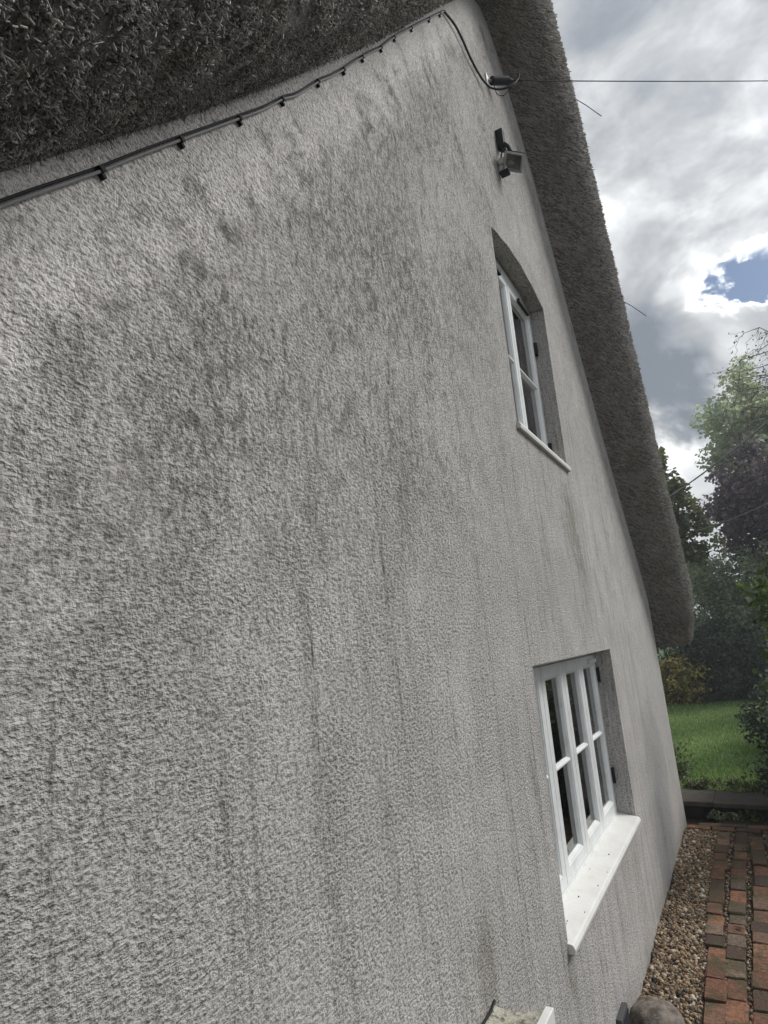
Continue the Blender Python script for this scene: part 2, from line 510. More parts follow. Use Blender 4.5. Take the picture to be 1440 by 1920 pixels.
cottage = tag(empty('thatched_cottage', (3.9, 0, 0)), 'thatched cottage with a stained grey-white rendered gable wall', 'cottage')
LW = (2.96, 4.985, 0.80, 1.985)          # lower window opening
UW = (3.26, 4.425, 3.325, 4.60)          # upper window opening, spring of its arch
def arch(x):
    c = (UW[0] + UW[1]) / 2
    h = (UW[1] - UW[0]) / 2
    return UW[3] + 0.085 * max(0.0, 1 - ((x - c) / h) ** 2) + 0.004 * math.sin(x * 23)

xs = set(np.linspace(0, 7.86, 132).round(4).tolist()) | {LW[0], LW[1], UW[0], UW[1]}
xs = sorted(xs | set(np.linspace(UW[0], UW[1], 24).round(4).tolist()))
wm = MB()
for a, b in zip(xs[:-1], xs[1:]):
    if b - a < 1e-5:
        continue
    mid = (a + b) / 2
    cuts = [0.0]
    def spans():
        z0a = z0b = -0.05
        if LW[0] < mid < LW[1]:
            yield z0a, z0b, LW[2], LW[2]
            z0a = z0b = LW[3]
        if UW[0] < mid < UW[1]:
            yield z0a, z0b, UW[2], UW[2]
            z0a, z0b = arch(a), arch(b)
        yield z0a, z0b, rake(a) + 0.04, rake(b) + 0.04
    for la, lb, ha, hb in spans():
        wm.add([(a, 0, la), (b, 0, lb), (b, 0, hb), (a, 0, ha)], [(0, 1, 2, 3)])
# reveals (jambs, heads) of the two openings
def reveal(x0, x1, z0, z1, depth, top=None):
    wm.add([(x1, 0, z0), (x1, depth, z0), (x1, depth, z1), (x1, 0, z1)], [(0, 1, 2, 3)])
    wm.add([(x0, 0, z0), (x0, depth, z0), (x0, depth, z1), (x0, 0, z1)], [(3, 2, 1, 0)])
    wm.add([(x0, 0, z0), (x1, 0, z0), (x1, depth, z0), (x0, depth, z0)], [(0, 1, 2, 3)])
    if top is None:
        wm.add([(x0, 0, z1), (x1, 0, z1), (x1, depth, z1), (x0, depth, z1)], [(3, 2, 1, 0)])
    else:
        px = [x for x in xs if x0 - 1e-6 <= x <= x1 + 1e-6]
        for a, b in zip(px[:-1], px[1:]):
            wm.add([(a, 0, top(a)), (b, 0, top(b)), (b, depth, top(b)), (a, depth, top(a))], [(3, 2, 1, 0)])
reveal(*LW, 0.22)
reveal(UW[0], UW[1], UW[2], arch(UW[0]), 0.22, arch)
# far corner return, side and back walls
wm.add([(7.86, 0, -0.05), (7.86, 5, -0.05), (7.86, 5, rake(7.86)), (7.86, 0, rake(7.86) + 0.04)], [(0, 1, 2, 3)])
wm.add([(0, 0, -0.05), (0, 5, -0.05), (0, 5, rake(0)), (0, 0, rake(0) + 0.04)], [(3, 2, 1, 0)])
bx = np.linspace(0, 7.86, 20)
for a, b in zip(bx[:-1], bx[1:]):
    wm.add([(a, 5, -0.05), (b, 5, -0.05), (b, 5, rake(b) + .04), (a, 5, rake(a) + .04)], [(3, 2, 1, 0)])
me = bpy.data.meshes.new('gable_wall')
me.from_pydata(wm.v, [], wm.f)
at = me.attributes.new('below_verge', 'FLOAT', 'POINT')
at.data.foreach_set('value', [(rake(v[0]) - v[2]) * 0.63 for v in wm.v])
gable = finish('gable_wall', me, M['wall'], cottage)
MB().box(0.3, 7.6, 2.3, 2.33, 0, 2.3).add([(0.3, 0.25, 0.1), (7.6, 0.25, 0.1), (7.6, 2.3, 0.1), (0.3, 2.3, 0.1)], [(0, 1, 2, 3)]).add([(0.3, 0.25, 2.6), (7.6, 0.25, 2.6), (7.6, 4.9, 2.6), (0.3, 4.9, 2.6)], [(0, 1, 2, 3)]).build('room_lining', M['inside'], cottage)

# ---- roof body: verge profile swept along the rake
PROF = [(0, 0.012), (.1, .022), (.22, .03), (.32, .045), (.38, .08), (.42, .16), (.44, .26), (.44, .36), (.40, .42), (.3, .46), (-.3, .5), (-5.4, .5), (-5.4, .0)]
def rake_frame(s):
    """s = x on the rake: point, unit down-slope tangent, unit normal (x,z)"""
    z = rake(s)
    e = 0.12
    tx, tz = 2 * e, rake(min(s + e, 8.3)) - rake(max(s - e, -.5))
    if s + e > 8.3 or s - e < -.5:
        tx = min(s + e, 8.3) - max(s - e, -.5)
    L = math.hypot(tx, tz)
    tx, tz = tx / L, tz / L
    return (s, z), (tx, tz), (-tz, tx)
def taper(s):
    """the verge rounds in towards the two eaves"""
    d = min(8.34 - s, s + 0.54)
    return 0.74 + 0.26 * min(1.0, max(0.0, d / 0.42)) ** 0.6
roof = MB()
ss = np.concatenate([np.linspace(-.5, 3.2, 60), np.linspace(3.25, 4.5, 40), np.linspace(4.55, 8.3, 110)])
m = len(PROF)
for s in ss:
    (px, pz), tt, nn = rake_frame(s)
    k = taper(s)
    for o, u in PROF:
        oo = o * k if o > 0 else o
        wob = 0.020 * mnoise.noise(Vector((s * 3, o * 5, u * 5))) + .010 * mnoise.noise(Vector((s * 11, o * 9, u * 9))) if o > 0.3 else 0
        roof.v.append((px + nn[0] * (u + wob), -oo - wob, pz + nn[1] * (u + wob) + 0.012))
for i in range(len(ss) - 1):
    for j in range(m):
        j2 = (j + 1) % m
        roof.f.append((i * m + j, (i + 1) * m + j, (i + 1) * m + j2, i * m + j2))
roof.f.append(tuple(range(m)))
roof.f.append(tuple((len(ss) - 1) * m + j for j in reversed(range(m))))
roof_o = roof.build('thatch_roof', M['thatch'], cottage)

# ---- reeds standing out of the verge
PA = np.array(PROF[:11], float)
PL = np.concatenate([[0], np.cumsum(np.hypot(*np.diff(PA, axis=0).T))])
def reeds(name, s0, s1, count, r0, r1, l0, l1, sides, vmax, clump, jit, endon=0.0, ba=1.0, bb=1.9):
    s = rng.uniform(s0, s1, count)
    v = rng.uniform(0.012, vmax, count)
    o = np.interp(v, PL, PA[:, 0]); u = np.interp(v, PL, PA[:, 1])
    o2 = np.interp(v + .01, PL, PA[:, 0]); u2 = np.interp(v + .01, PL, PA[:, 1])
    to, tu = o2 - o, u2 - u
    L = np.hypot(to, tu) + 1e-9
    no, nu = tu / L, -to / L                       # outward normal in the profile plane
    e = 0.12
    sa, sb = np.clip(s - e, -.5, 8.3), np.clip(s + e, -.5, 8.3)
    tx, tz = sb - sa, np.interp(sb, RK[:, 0], RK[:, 1]) - np.interp(sa, RK[:, 0], RK[:, 1])
    tl = np.hypot(tx, tz); tx, tz = tx / tl, tz / tl
    kk = 0.74 + 0.26 * np.clip(np.minimum(8.34 - s, s + .54) / .42, 0, 1) ** .6
    P = np.stack([s - tz * u, -o * kk, np.interp(s, RK[:, 0], RK[:, 1]) + tx * u + 0.012], 1)
    Nn = np.stack([-tz * nu, -no, tx * nu], 1)
    sg = np.where(s > APEX, 1.0, -1.0)
    T = np.stack([tx * sg, np.zeros(count), tz * sg], 1)
    nz = np.array([0.8 * mnoise.noise(Vector(p) * 11.0) + 0.5 * mnoise.noise(Vector(p) * 4.0) + 0.7 * mnoise.noise(Vector(p) * 29.0) for p in P]) + rng.normal(0, .45, count)
    P += Nn * ((clump * nz - clump * 0.15) * np.minimum(1.0, v / .12))[:, None]
    out = np.array([0, -1.0, 0])
    sw = np.array([mnoise.noise(Vector(p) * 2.2) for p in P])[:, None]
    edge = np.clip((v - .01) / .10, 0, 1)[:, None]
    D = T * (0.62 + 0.3 * sw) * (1 - .55 * endon) + out * 0.62 * (1 - .4 * endon) + Nn * ((0.26 + .6 * endon) * edge) + rng.normal(0, jit, (count, 3))
    D /= np.linalg.norm(D, axis=1)[:, None]
    a = np.cross(D, np.array([0.31, 0.22, 0.92])); a /= np.linalg.norm(a, axis=1)[:, None]
    b = np.cross(D, a)
    rr = rng.uniform(r0, r1, count)[:, None]
    ln = rng.uniform(l0, l1, count)[:, None]
    A = P - D * ln * 0.72
    B = P + D * ln * (0.06 + 0.22 * edge)
    V = np.zeros((count, 2 * sides, 3))
    for q in range(sides):
        an = 2 * math.pi * q / sides
        off = (a * math.cos(an) + b * math.sin(an)) * rr
        V[:, q] = A + off
        V[:, sides + q] = B + off * 0.85
    F = []
    base = (np.arange(count) * 2 * sides)[:, None]
    for q in range(sides):
        q2 = (q + 1) % sides
        F.append(np.concatenate([base + q, base + q2, base + sides + q2], 1))
        F.append(np.concatenate([base + q, base + sides + q2, base + sides + q], 1))
    for q in range(1, sides - 1):
        F.append(np.concatenate([base + sides, base + sides + q, base + sides + q + 1], 1))
    rnd = np.clip(rng.beta(ba, bb, count), 0, 1)
    ob = npmesh(name, V.reshape(-1, 3), np.concatenate(F), M['reed'], roof_o, {'rnd': np.repeat(rnd, 2 * sides)})
    return kind(ob, 'stuff')
reeds('reed_ends', -0.3, 1.3, 150000, .0008, .0019, .004, .011, 4, 0.66, 0.020, .75, 1.0, .9, 2.3)
reeds('reed_strands', -0.3, 1.3, 16000, .0006, .0011, .015, .04, 3, 0.66, 0.016, .45, .5)
reeds('reed_ends', 1.3, APEX, 66000, .0013, .0029, .009, .022, 4, 0.66, 0.016, .5, .8, 1.0, 2.0)
reeds('reed_ends', APEX, 8.3, 100000, .0024, .0042, .05, .12, 3, 1.02, 0.012, .14, 0.0, 1.6, 1.6)  # far verge reeds lightened in colour to offset the weak light there
for (x, u, L, dx, dz) in ((4.52, .38, .34, .75, -.28), (5.62, .40, .36, .8, -.35)):
    (px, pz), tt, nn = rake_frame(x)
    p = Vector((px + nn[0] * u, -.43, pz + nn[1] * u))
    q = p + Vector((dx, -.55, dz)).normalized() * L
    MB().tube([p, (p + q) / 2 + Vector((0, 0, .01)), q], .0035, 5).build('loose_straw', M['reed'], roof_o)


# ------------------------------------------------------------------ windows
def window(opening, recess, sash_x, sz0, sz1, bars_z, head_z, hinge_z, name_label, w0=.088):
    x0, x1, z0, z1 = opening
    fy = recess
    fm = MB()
    # outer frame: head, jambs, bottom member
    fm.box(x0 + .002, sash_x[0], fy + .004, fy + .075, z0 + .002, head_z)
    fm.box(sash_x[-1], x1 - .002, fy + .004, fy + .075, z0 + .002, head_z)
    fm.box(sash_x[0], sash_x[-1], fy + .006, fy + .075, sz1, head_z + .06)
    fm.box(sash_x[0], sash_x[-1], fy - .004, fy + .075, z0 + .002, sz0)
    for xm in sash_x[1:-1]:
        fm.box(xm - .022, xm + .022, fy + .02, fy + .075, sz0, sz1)
    fo = fm.build('window', M['white'], cottage, bevel=.004)
    fo['label'] = name_label
    for i, (a, b) in enumerate(zip(sash_x[:-1], sash_x[1:])):
        a, b = a + .003, b - .003
        pr = [(0, fy + .05), (0, fy), (w0 - .02, fy), (w0 - .016, fy + .006), (w0 - .012, fy + .006), (w0, fy + .024), (w0, fy + .05)]
        MB().ring(a, b, sz0 + .003, sz1 - .003, pr).build('sash', M['white'], fo, bevel=.0015)
        zs = [sz0 + .003 + w0] + list(bars_z) + [sz1 - .003 - w0]
        for zb in bars_z:
            bm = MB()
            bm.add([(a + w0 - .008, fy + .03, zb - .017), (a + w0 - .008, fy + .010, zb - .010), (a + w0 - .008, fy + .004, zb - .004), (a + w0 - .008, fy + .004, zb + .004), (a + w0 - .008, fy + .010, zb + .010), (a + w0 - .008, fy + .03, zb + .017),
                    (b - w0 + .008, fy + .03, zb - .017), (b - w0 + .008, fy + .010, zb - .010), (b - w0 + .008, fy + .004, zb - .004), (b - w0 + .008, fy + .004, zb + .004), (b - w0 + .008, fy + .010, zb + .010), (b - w0 + .008, fy + .03, zb + .017)],
                   [(0, 1, 7, 6), (1, 2, 8, 7), (2, 3, 9, 8), (3, 4, 10, 9), (4, 5, 11, 10)])
            bm.build('glazing_bar', M['white'], fo)
        for k in range(len(zs) - 1):
            z_a, z_b = zs[k] - .004, zs[k + 1] + .004
            MB().add([(a + w0 - .004, fy + .028, z_a), (b - w0 + .004, fy + .028, z_a), (b - w0 + .004, fy + .030, z_b), (a + w0 - .004, fy + .030, z_b)], [(0, 1, 2, 3)]).build('pane', M['glass'], fo)
    for hz in hinge_z:
        MB().box(sash_x[-1] - .006, x1 - .001, fy - .014, fy + .004, hz - .05, hz + .05).tube([(x1 - .012, fy - .014, hz - .055), (x1 - .012, fy - .014, hz + .055)], .008, 8).build('hinge', M['black'], fo)
    return fo

lw = window(LW, .12, [2.99, 3.483, 3.972, 4.463, 4.962], .838, 1.955, [1.39], 1.985, (1.80, 1.08), 'four-light ground-floor window')
uw = window(UW, .105, [3.295, 3.842, 4.39], 3.365, 4.565, [3.935], 4.60, (4.28, 3.46), 'two-light window under the shallow arch', .066)
MB().box(UW[0] - .03, UW[1] + .03, .125, .2, 4.60, 4.80).build('head_board', M['white'], uw)
# sills
def sill(parent, x0, x1, yf, yb, zt, th, rise):
    s = MB()
    pr = [(yf, zt - th), (yf - .004, zt - th * .5), (yf + .004, zt - .003), (yf + .012, zt), (yb, zt + rise), (yb, zt - th)]
    n = len(pr)
    s.add([(x0, y, z) for y, z in pr] + [(x1, y, z) for y, z in pr], [(i, (i + 1) % n, n + (i + 1) % n, n + i) for i in range(n)] + [tuple(reversed(range(n))), tuple(range(n, 2 * n))])
    return s.build('window_sill', M['sill'], parent, bevel=.003)
sill(lw, LW[0] - .014, LW[1] - .012, -.030, .125, .805, .040, .022)
sill(uw, UW[0] - .02, UW[1] + .02, -.022, .11, 3.318, .042, .025)
# specks of grit on the lower sill
gr = MB()
for i in range(9):
    x, y = random.uniform(3.0, 4.9), random.uniform(-.02, .10)
    r = random.uniform(.001, .0024)
    gr.box(x - r, x + r, y - r, y + r, .806 + (y + .03) * .135, .8085 + (y + .03) * .135 + r)
kind(gr.build('sill_grit', M['black'], lw), 'stuff')
# trickle vents on the top rails, catches, curtains
MB().box(4.06, 4.30, .082, .104, 4.515, 4.548).build('trickle_vent', M['blackplastic'], uw, bevel=.003)
MB().box(3.44, 3.66, .082, .104, 4.515, 4.548).build('trickle_vent', M['blackplastic'], uw, bevel=.003)
MB().box(4.70, 4.90, .095, .119, 1.90, 1.925).build('trickle_vent', M['pirwhite'], lw, bevel=.003)
def curtain(parent, x0, x1, z0, z1, y):
    c = MB()
    n = 40
    for i in range(n + 1):
        x = x0 + (x1 - x0) * i / n
        yy = y + .022 * math.sin(i * 1.25) + .008 * math.sin(i * 2.9)
        c.v += [(x, yy, z0), (x, yy * .5 + y * .5, z1)]
        if i:
            c.f.append((2 * i - 2, 2 * i, 2 * i + 1, 2 * i - 1))
    return c.build('curtain', M['curtain'], parent, smooth=True)
curtain(lw, 4.42, 4.95, .85, 1.95, .30)
curtain(uw, 3.75, 4.36, 3.4, 4.6, .30)
curtain(uw, 3.30, 3.50, 3.4, 4.6, .30)


# ------------------------------------------------------------------ things on the wall
# cable clipped along the near verge
CP = [(0.38, -0.012, 2.772), (0.44, -0.012, 2.842), (0.488, -0.012, 2.897), (0.541, -0.012, 2.956), (0.612, -0.012, 3.036), (0.694, -0.012, 3.133), (0.805, -0.012, 3.261), (0.905, -0.012, 3.375), (1.0, -0.012, 3.484), (1.111, -0.012, 3.612), (1.187, -0.012, 3.709), (1.27, -0.012, 3.801), (1.39, -0.012, 3.96), (1.474, -0.012, 4.06), (1.564, -0.012, 4.175), (1.64, -0.012, 4.278), (1.719, -0.012, 4.381), (1.808, -0.012, 4.495), (1.899, -0.012, 4.608), (2.051, -0.012, 4.817), (2.274, -0.012, 5.103), (2.549, -0.012, 5.452), (2.825, -0.012, 5.80)]
DROP = [(2.825, -0.012, 5.80), (2.982, -0.02, 5.86), (3.111, -0.02, 5.872), (3.24, -0.02, 5.858), (3.388, -0.02, 5.873), (3.496, -0.03, 5.885), (3.575, -0.05, 5.90), (3.62, -0.10, 5.90), (3.68, -0.17, 5.945), (3.735, -0.205, 6.03), (3.74, -0.215, 6.075)]
CLIPS = [(0.612, 3.039), (0.805, 3.261), (1.0, 3.484), (1.187, 3.709), (1.387, 3.959), (1.564, 4.175), (1.719, 4.381), (1.899, 4.608), (2.051, 4.817), (2.274, 5.103), (2.549, 5.452), (2.749, 5.70)]


def smooth_path(p, n=6):
    p = [Vector(q) for q in p]
    out = []
    for i in range(len(p) - 1):
        a, b = p[max(i - 1, 0)], p[i]
        c, d = p[i + 1], p[min(i + 2, len(p) - 1)]
        for k in range(n):
            t = k / n
            out.append(0.5 * ((2 * b) + (c - a) * t + (2 * a - 5 * b + 4 * c - d) * t * t + (3 * b - a - 3 * c + d) * t ** 3))
    return out + [p[-1]]

ca = tag(empty('wall_cable', (0.4, 0, 2.78)), 'grey cable clipped to the wall along the lower edge of the thatch', 'cable')
MB().tube(smooth_path(CP), .0034, 8).build('cable_run', M['greycable'], ca, smooth=True)
MB().tube(smooth_path([(x, y + .004, z + .012) for x, y, z in CP]), .0027, 8).build('cable_run', M['blackplastic'], ca, smooth=True)
MB().tube(smooth_path(DROP), .0075, 8).build('slack_loop', M['blackplastic'], ca, smooth=True)
for x, z in CLIPS:
    d = Vector((1, 0, rake(x + .1) - rake(x - .1)))
    d = Vector((.2, 0, rake(x + .1) - rake(x - .1))).normalized()
    R3 = Matrix(((d.x, 0, -d.z, x), (0, 1, 0, 0), (d.z, 0, d.x, z), (0, 0, 0, 1)))
    MB().box(-.006, .006, -.018, .0, -.006, .007, R3).box(-.0045, .0045, -.011, 0, -.016, -.0055, R3).build('cable_clip', M['blackplastic'], ca, bevel=.0015)

# drop-wire clamp with its span wire
W0 = Vector((3.655, -0.005, 6.065))
W1 = Vector((9.6, -4.55, 8.78))
wd = (W1 - W0).normalized()
cl = tag(empty('wire_clamp', W0), 'dark blue-black cylindrical wire clamp anchored high on the wall', 'wire clamp')
MB().box(-.025 + W0.x, .025 + W0.x, -.012, 0.0, W0.z - .05, W0.z + .05).build('wall_plate', M['pirwhite'], cl, bevel=.002)
MB().tube([W0, W0 + wd * .05], .010, 8).build('eye_bolt', M['alu'], cl)
MB().tube([W0 + wd * .04, W0 + wd * .045, W0 + wd * .20, W0 + wd * .205], [.022, .030, .030, .024], 14).tube([W0 + wd * .20, W0 + wd * .25], [.018, .013], 10).build('clamp_body', M['blackplastic'], cl, smooth=False)
MB().tube(smooth_path([W0 + wd * .06 + Vector((0, 0, -.03)), W0 + Vector((.03, -.05, -.12)), W0 + Vector((.05, -.09, -.14)), W0 + Vector((.06, -.12, -.11))]), .003, 6).build('tail_wire', M['blackplastic'], cl)
wv_ = [W0 + wd * .24 + (W1 - W0 - wd * .24) * (i / 40) + Vector((0, 0, -.03 * (1 - (2 * i / 40 - 1) ** 2))) for i in range(41)]
tag(MB().tube(wv_, .0045, 6).build('overhead_wire', M['blackplastic'], None, smooth=True), 'thin overhead wire running level from the wall clamp across the sky', 'wire')


def from_cam(d, r):
    return CAM + Vector(d) * r
P0, P1 = from_cam((0.98, 0.066, 0.184), 13.5), from_cam((0.9498, -0.1222, 0.2878), 7.0)
pc = [P0.lerp(P1, i / 30) + Vector((0, 0, -.05 * (1 - (2 * i / 30 - 1) ** 2))) for i in range(31)]
tag(MB().tube(pc, .012, 8).build('overhead_cable', M['greycable'], None, smooth=True), 'thick dark overhead cable slanting up to the right in front of the trees', 'cable')
P0, P1 = from_cam((0.9905, 0.034, 0.132), 15.0), from_cam((0.98, -0.10, 0.168), 10.0)
pc = [P0.lerp(P1, i / 30) + Vector((0, 0, -.05 * (1 - (2 * i / 30 - 1) ** 2))) for i in range(31)]
tag(MB().tube(pc, .006, 6).build('overhead_wire', M['greycable'], None, smooth=True), 'lower thin wire crossing the dark purple tree', 'wire')

# security floodlight
fl = tag(empty('security_floodlight', (3.70, 0, 5.55)), 'small square security floodlight with motion sensor on a black bracket', 'floodlight')
MB().box(3.69, 3.745, -.052, -.001, 5.52, 5.665).build('junction_box', M['blackplastic'], fl, bevel=.004)
MB().tube([(3.71, -.045, 5.545), (3.705, -.075, 5.50), (3.70, -.09, 5.44)], .014, 8).build('arm', M['blackplastic'], fl)
hn = Vector((-.55, -.55, -.50)).normalized()
hx = Vector((.72, -.69, 0)).normalized()
hx = (hx - hn * hx.dot(hn)).normalized()
hz = hn.cross(hx)
if hz.z < 0:
    hz = -hz
HC = Vector((3.665, -.102, 5.325))
HM = Matrix(((hx.x, -hn.x, hz.x, HC.x), (hx.y, -hn.y, hz.y, HC.y), (hx.z, -hn.z, hz.z, HC.z), (0, 0, 0, 1)))
def xf(mb):
    mb.v = [tuple(HM @ Vector(p)) for p in mb.v]
    return mb
hb = MB()
hb.add([(-.07, 0, -.058), (.07, 0, -.058), (.07, 0, .058), (-.07, 0, .058), (-.05, .055, -.04), (.05, .055, -.04), (.05, .055, .04), (-.05, .055, .04)],
       [(0, 1, 5, 4), (1, 2, 6, 5), (2, 3, 7, 6), (3, 0, 4, 7), (4, 5, 6, 7)])
xf(hb).build('lamp_housing', M['black'], fl, bevel=.003)
xf(MB().ring(-.072, .072, -.060, .060, [(0, .004), (0, -.008), (.014, -.010), (.018, -.002), (.018, .004)])).build('bezel', M['alu'], fl)
xf(MB().add([(-.055, .0, -.043), (.055, .0, -.043), (.055, .0, .043), (-.055, .0, .043), (-.018, .03, -.012), (.018, .03, -.012), (.018, .03, .012), (-.018, .03, .012)],
            [(0, 1, 5, 4), (1, 2, 6, 5), (2, 3, 7, 6), (3, 0, 4, 7), (4, 5, 6, 7)])).build('reflector', M['reflector'], fl)
xf(MB().add([(-.055, -.004, -.043), (.055, -.004, -.043), (.055, -.004, .043), (-.055, -.004, .043)], [(0, 1, 2, 3)])).build('lamp_glass', M['glass'], fl)
xf(MB().box(-.078, .078, -.006, .06, .060, .066)).build('visor', M['black'], fl)
MB().tube(smooth_path([(3.70, -.05, 5.50), (3.66, -.03, 5.42), (3.66, -.03, 5.33), (3.66, -.035, 5.30)]), .006, 6).build('lead', M['blackplastic'], fl)
MB().box(3.64, 3.69, -.050, -.004, 5.335, 5.385).build('sensor', M['pirwhite'], fl, bevel=.008)
MB().box(3.635, 3.685, -.058, -.010, 5.275, 5.32).build('sensor_lens', M['pirwhite'], fl, bevel=.010)
MB().box(3.63, 3.69, -.068, -.005, 5.255, 5.274).build('sensor_base', M['blackplastic'], fl, bevel=.004)

# meter box with a mossy top, and the low black vent
def moss_top():
    m, t = material('mossy_lid')
    oc = t.n('ShaderNodeTexCoord').outputs['Object']
    n = t.noise(oc, 24, 6, 0.65)
    n2 = t.noise(oc, 70, 4, 0.6)
    c = t.mix(t.sstep(n, 0.42, 0.62), (0.50, 0.49, 0.42), (0.10, 0.095, 0.055))
    c = t.mix(t.sstep(n2, 0.5, 0.7, 0, 0.6), c, (0.30, 0.28, 0.20))
    principled(t, c, 0.95, bump(t, n, 0.012))
    return m
M['moss'] = moss_top()
mb = tag(empty('meter_box', (1.85, 0, .6)), 'white wall box with a moss-stained sloping lid below the window', 'meter box')
MB().box(1.60, 2.055, -.185, -.001, .42, .965).build('box_body', M['sill'], mb, bevel=.004)
lid = MB()
ny, nx = 8, 14
for i in range(nx + 1):
    for j in range(ny + 1):
        x = 1.57 + (2.076 - 1.57) * i / nx
        y = -.001 - .172 * j / ny
        lid.v.append((x, y, .982 + .022 * j / ny + .006 * mnoise.noise(Vector((x * 14, y * 14, 3))) - .012 * math.sin(math.pi * j / ny)))
for i in range(nx):
    for j in range(ny):
        a = i * (ny + 1) + j
        lid.f.append((a, a + 1, a + ny + 2, a + ny + 1))
lid.build('lid', M['moss'], mb, smooth=True)
MB().box(1.565, 2.074, -.200, -.1735, .955, 1.014).build('lid_edge', M['sill'], mb, bevel=.003)
MB().tube([(2.085, -.002, .992), (2.04, -.006, .985), (1.9, -.007, .982), (1.6, -.007, .98)], .0045, 6).build('lid_joint_line', M['black'], mb)  # black line along the dark crack where lid meets wall
MB().box(3.60, 3.775, -.030, -.001, .05, .215).build('vent_tmp', M['blackplastic'], None) if False else None
vb = tag(empty('wall_vent', (3.68, 0, .1)), 'small black vent box low on the wall', 'vent')
MB().box(3.595, 3.77, -.030, -.001, .03, .205).build('vent_housing', simple('dusty_black_plastic', (0.075, 0.077, 0.08), 0.6, 0.3, 30), vb, bevel=.003)
for i in range(6):
    MB().box(3.605, 3.76, -.034, -.0305, .04 + i * .026, .054 + i * .026).build('vent_slat', M['blackplastic'], vb)

# rounded stone
st = MB()
prof = [(0, .172), (.04, .171), (.08, .164), (.11, .150), (.132, .124), (.139, .100), (.137, .090), (.120, .084), (.106, .070), (.10, .04), (.102, .01), (.11, -.03)]
n = 36
for r, z in prof:
    for k in range(n):
        a = 2 * math.pi * k / n
        w_ = 1 + .05 * mnoise.noise(Vector((math.cos(a) * 1.5, math.sin(a) * 1.5, z * 6)))
        dz = .014 * mnoise.noise(Vector((math.cos(a) * 1.2 + 4, math.sin(a) * 1.2, 0))) if r > .05 else 0
        st.v.append((3.87 + r * w_ * math.cos(a), -.150 + r * w_ * math.sin(a), z + dz))
for i in range(len(prof) - 1):
    for k in range(n):
        k2 = (k + 1) % n
        st.f.append((i * n + k, (i + 1) * n + k, (i + 1) * n + k2, i * n + k2))
def stone_material():
    m, t = material('dusty_brown_stone')
    oc = t.n('ShaderNodeTexCoord').outputs['Object']
    n, n2 = t.noise(oc, 16, 6, 0.68), t.noise(oc, 90, 5, 0.65)
    c = t.mix(t.sstep(n, 0.36, 0.64), (0.24, 0.21, 0.18), (0.085, 0.072, 0.060))
    c = t.mix(t.sstep(n2, 0.52, 0.70, 0, 0.6), c, (0.06, 0.052, 0.043))
    principled(t, c, 0.8, bump(t, t.math('MULTIPLY_ADD', n, 1.5, n2), 0.006), spec=0.25)
    return m
M['dust'] = stone_material()
tag(st.build('rounded_stone', M['dust'], None, smooth=True), 'rounded brown-grey stone with an overhanging brow on the gravel at the wall', 'stone')

# ------------------------------------------------------------------ path: brick columns, brick band, gravel
path = MB().box(3.0, 8.08, -2.6, -.315, -.10, .020).build('path', M['soil'])
kind(path, 'structure')
brick_meshes = []
for i in range(10):
    b = bpy.data.meshes.new('brick')
    L, Wd, H = .5, .5, .5
    # unit brick with rounded, uneven top edges
    vs, fs = [], []
    rngb = random.Random(i)
    def jit(a): return a + rngb.uniform(-.03, .03)
    lv = [(-.5, 1.0), (.40, 1.0), (.47, .975), (.5, .93)]
    for z, k in lv:
        for sx, sy in ((-1, -1), (1, -1), (1, 1), (-1, 1)):
            for cxx, cyy in (((sx * .5, sy * .46), (sx * .475, sy * .5)) if sx * sy > 0 else ((sx * .475, sy * .5), (sx * .5, sy * .46))):
                vs.append((jit(cxx * (1 - (1 - k) * .35)), jit(cyy * (1 - (1 - k) * .8)), z + rngb.uniform(-.03, .03) * (z > 0)))
    nr = 8
    order = list(range(nr))
    for l in range(3):
        for k in range(nr):
            fs.append((l * nr + k, l * nr + (k + 1) % nr, (l + 1) * nr + (k + 1) % nr, (l + 1) * nr + k))
    fs.append(tuple(3 * nr + k for k in range(nr)))
    b.from_pydata(vs, [], fs)
    b.materials.append(M['brick'])
    b.update()
    brick_meshes.append(b)
nb = 0
def brick(x, y, lx, ly, z=.0, rz=0.0):
    global nb
    o = bpy.data.objects.new('brick', brick_meshes[nb % 10])
    nb += 1
    o.scale = (lx, ly, .075)
    o.location = (x, y, z)
    o.rotation_euler = (random.uniform(-.02, .02), random.uniform(-.02, .02), rz + random.uniform(-.02, .02))
    col.objects.link(o)
    o.parent = path
    return o
rows2 = [7.53, 7.32, 7.11, 6.90, 6.68, 6.45, 6.21, 5.96, 5.72, 5.51, 5.34, 5.17, 4.99, 4.80, 4.58, 4.34, 4.10, 3.87, 3.64, 3.42]
for c, (yc, sh) in enumerate(((-.375, .05), (-.515, 0), (-.655, .09), (-.795, .03), (-.935, .11), (-1.075, .02), (-1.215, .07))):
    for a, b in zip(rows2[:-1], rows2[1:]):
        a2, b2 = a - sh + random.uniform(-.012, .012), b - sh + random.uniform(-.012, .012)
        if c == 0 and b2 < 5.0:
            yo = -.012
        else:
            yo = 0
        brick((a2 + b2) / 2, yc + yo + random.uniform(-.008, .008) + .018 * math.sin(a * 1.3 + c), a2 - b2 - .016, .108 + random.uniform(-.005, .006), .002 + random.uniform(-.006, .008))
y = -.03
for c in range(7):
    for r in range(2):
        brick(7.62 + r * .125, y - .11 - c * .228 - r * .1, .113, .216, .0 + random.uniform(-.004, .005))


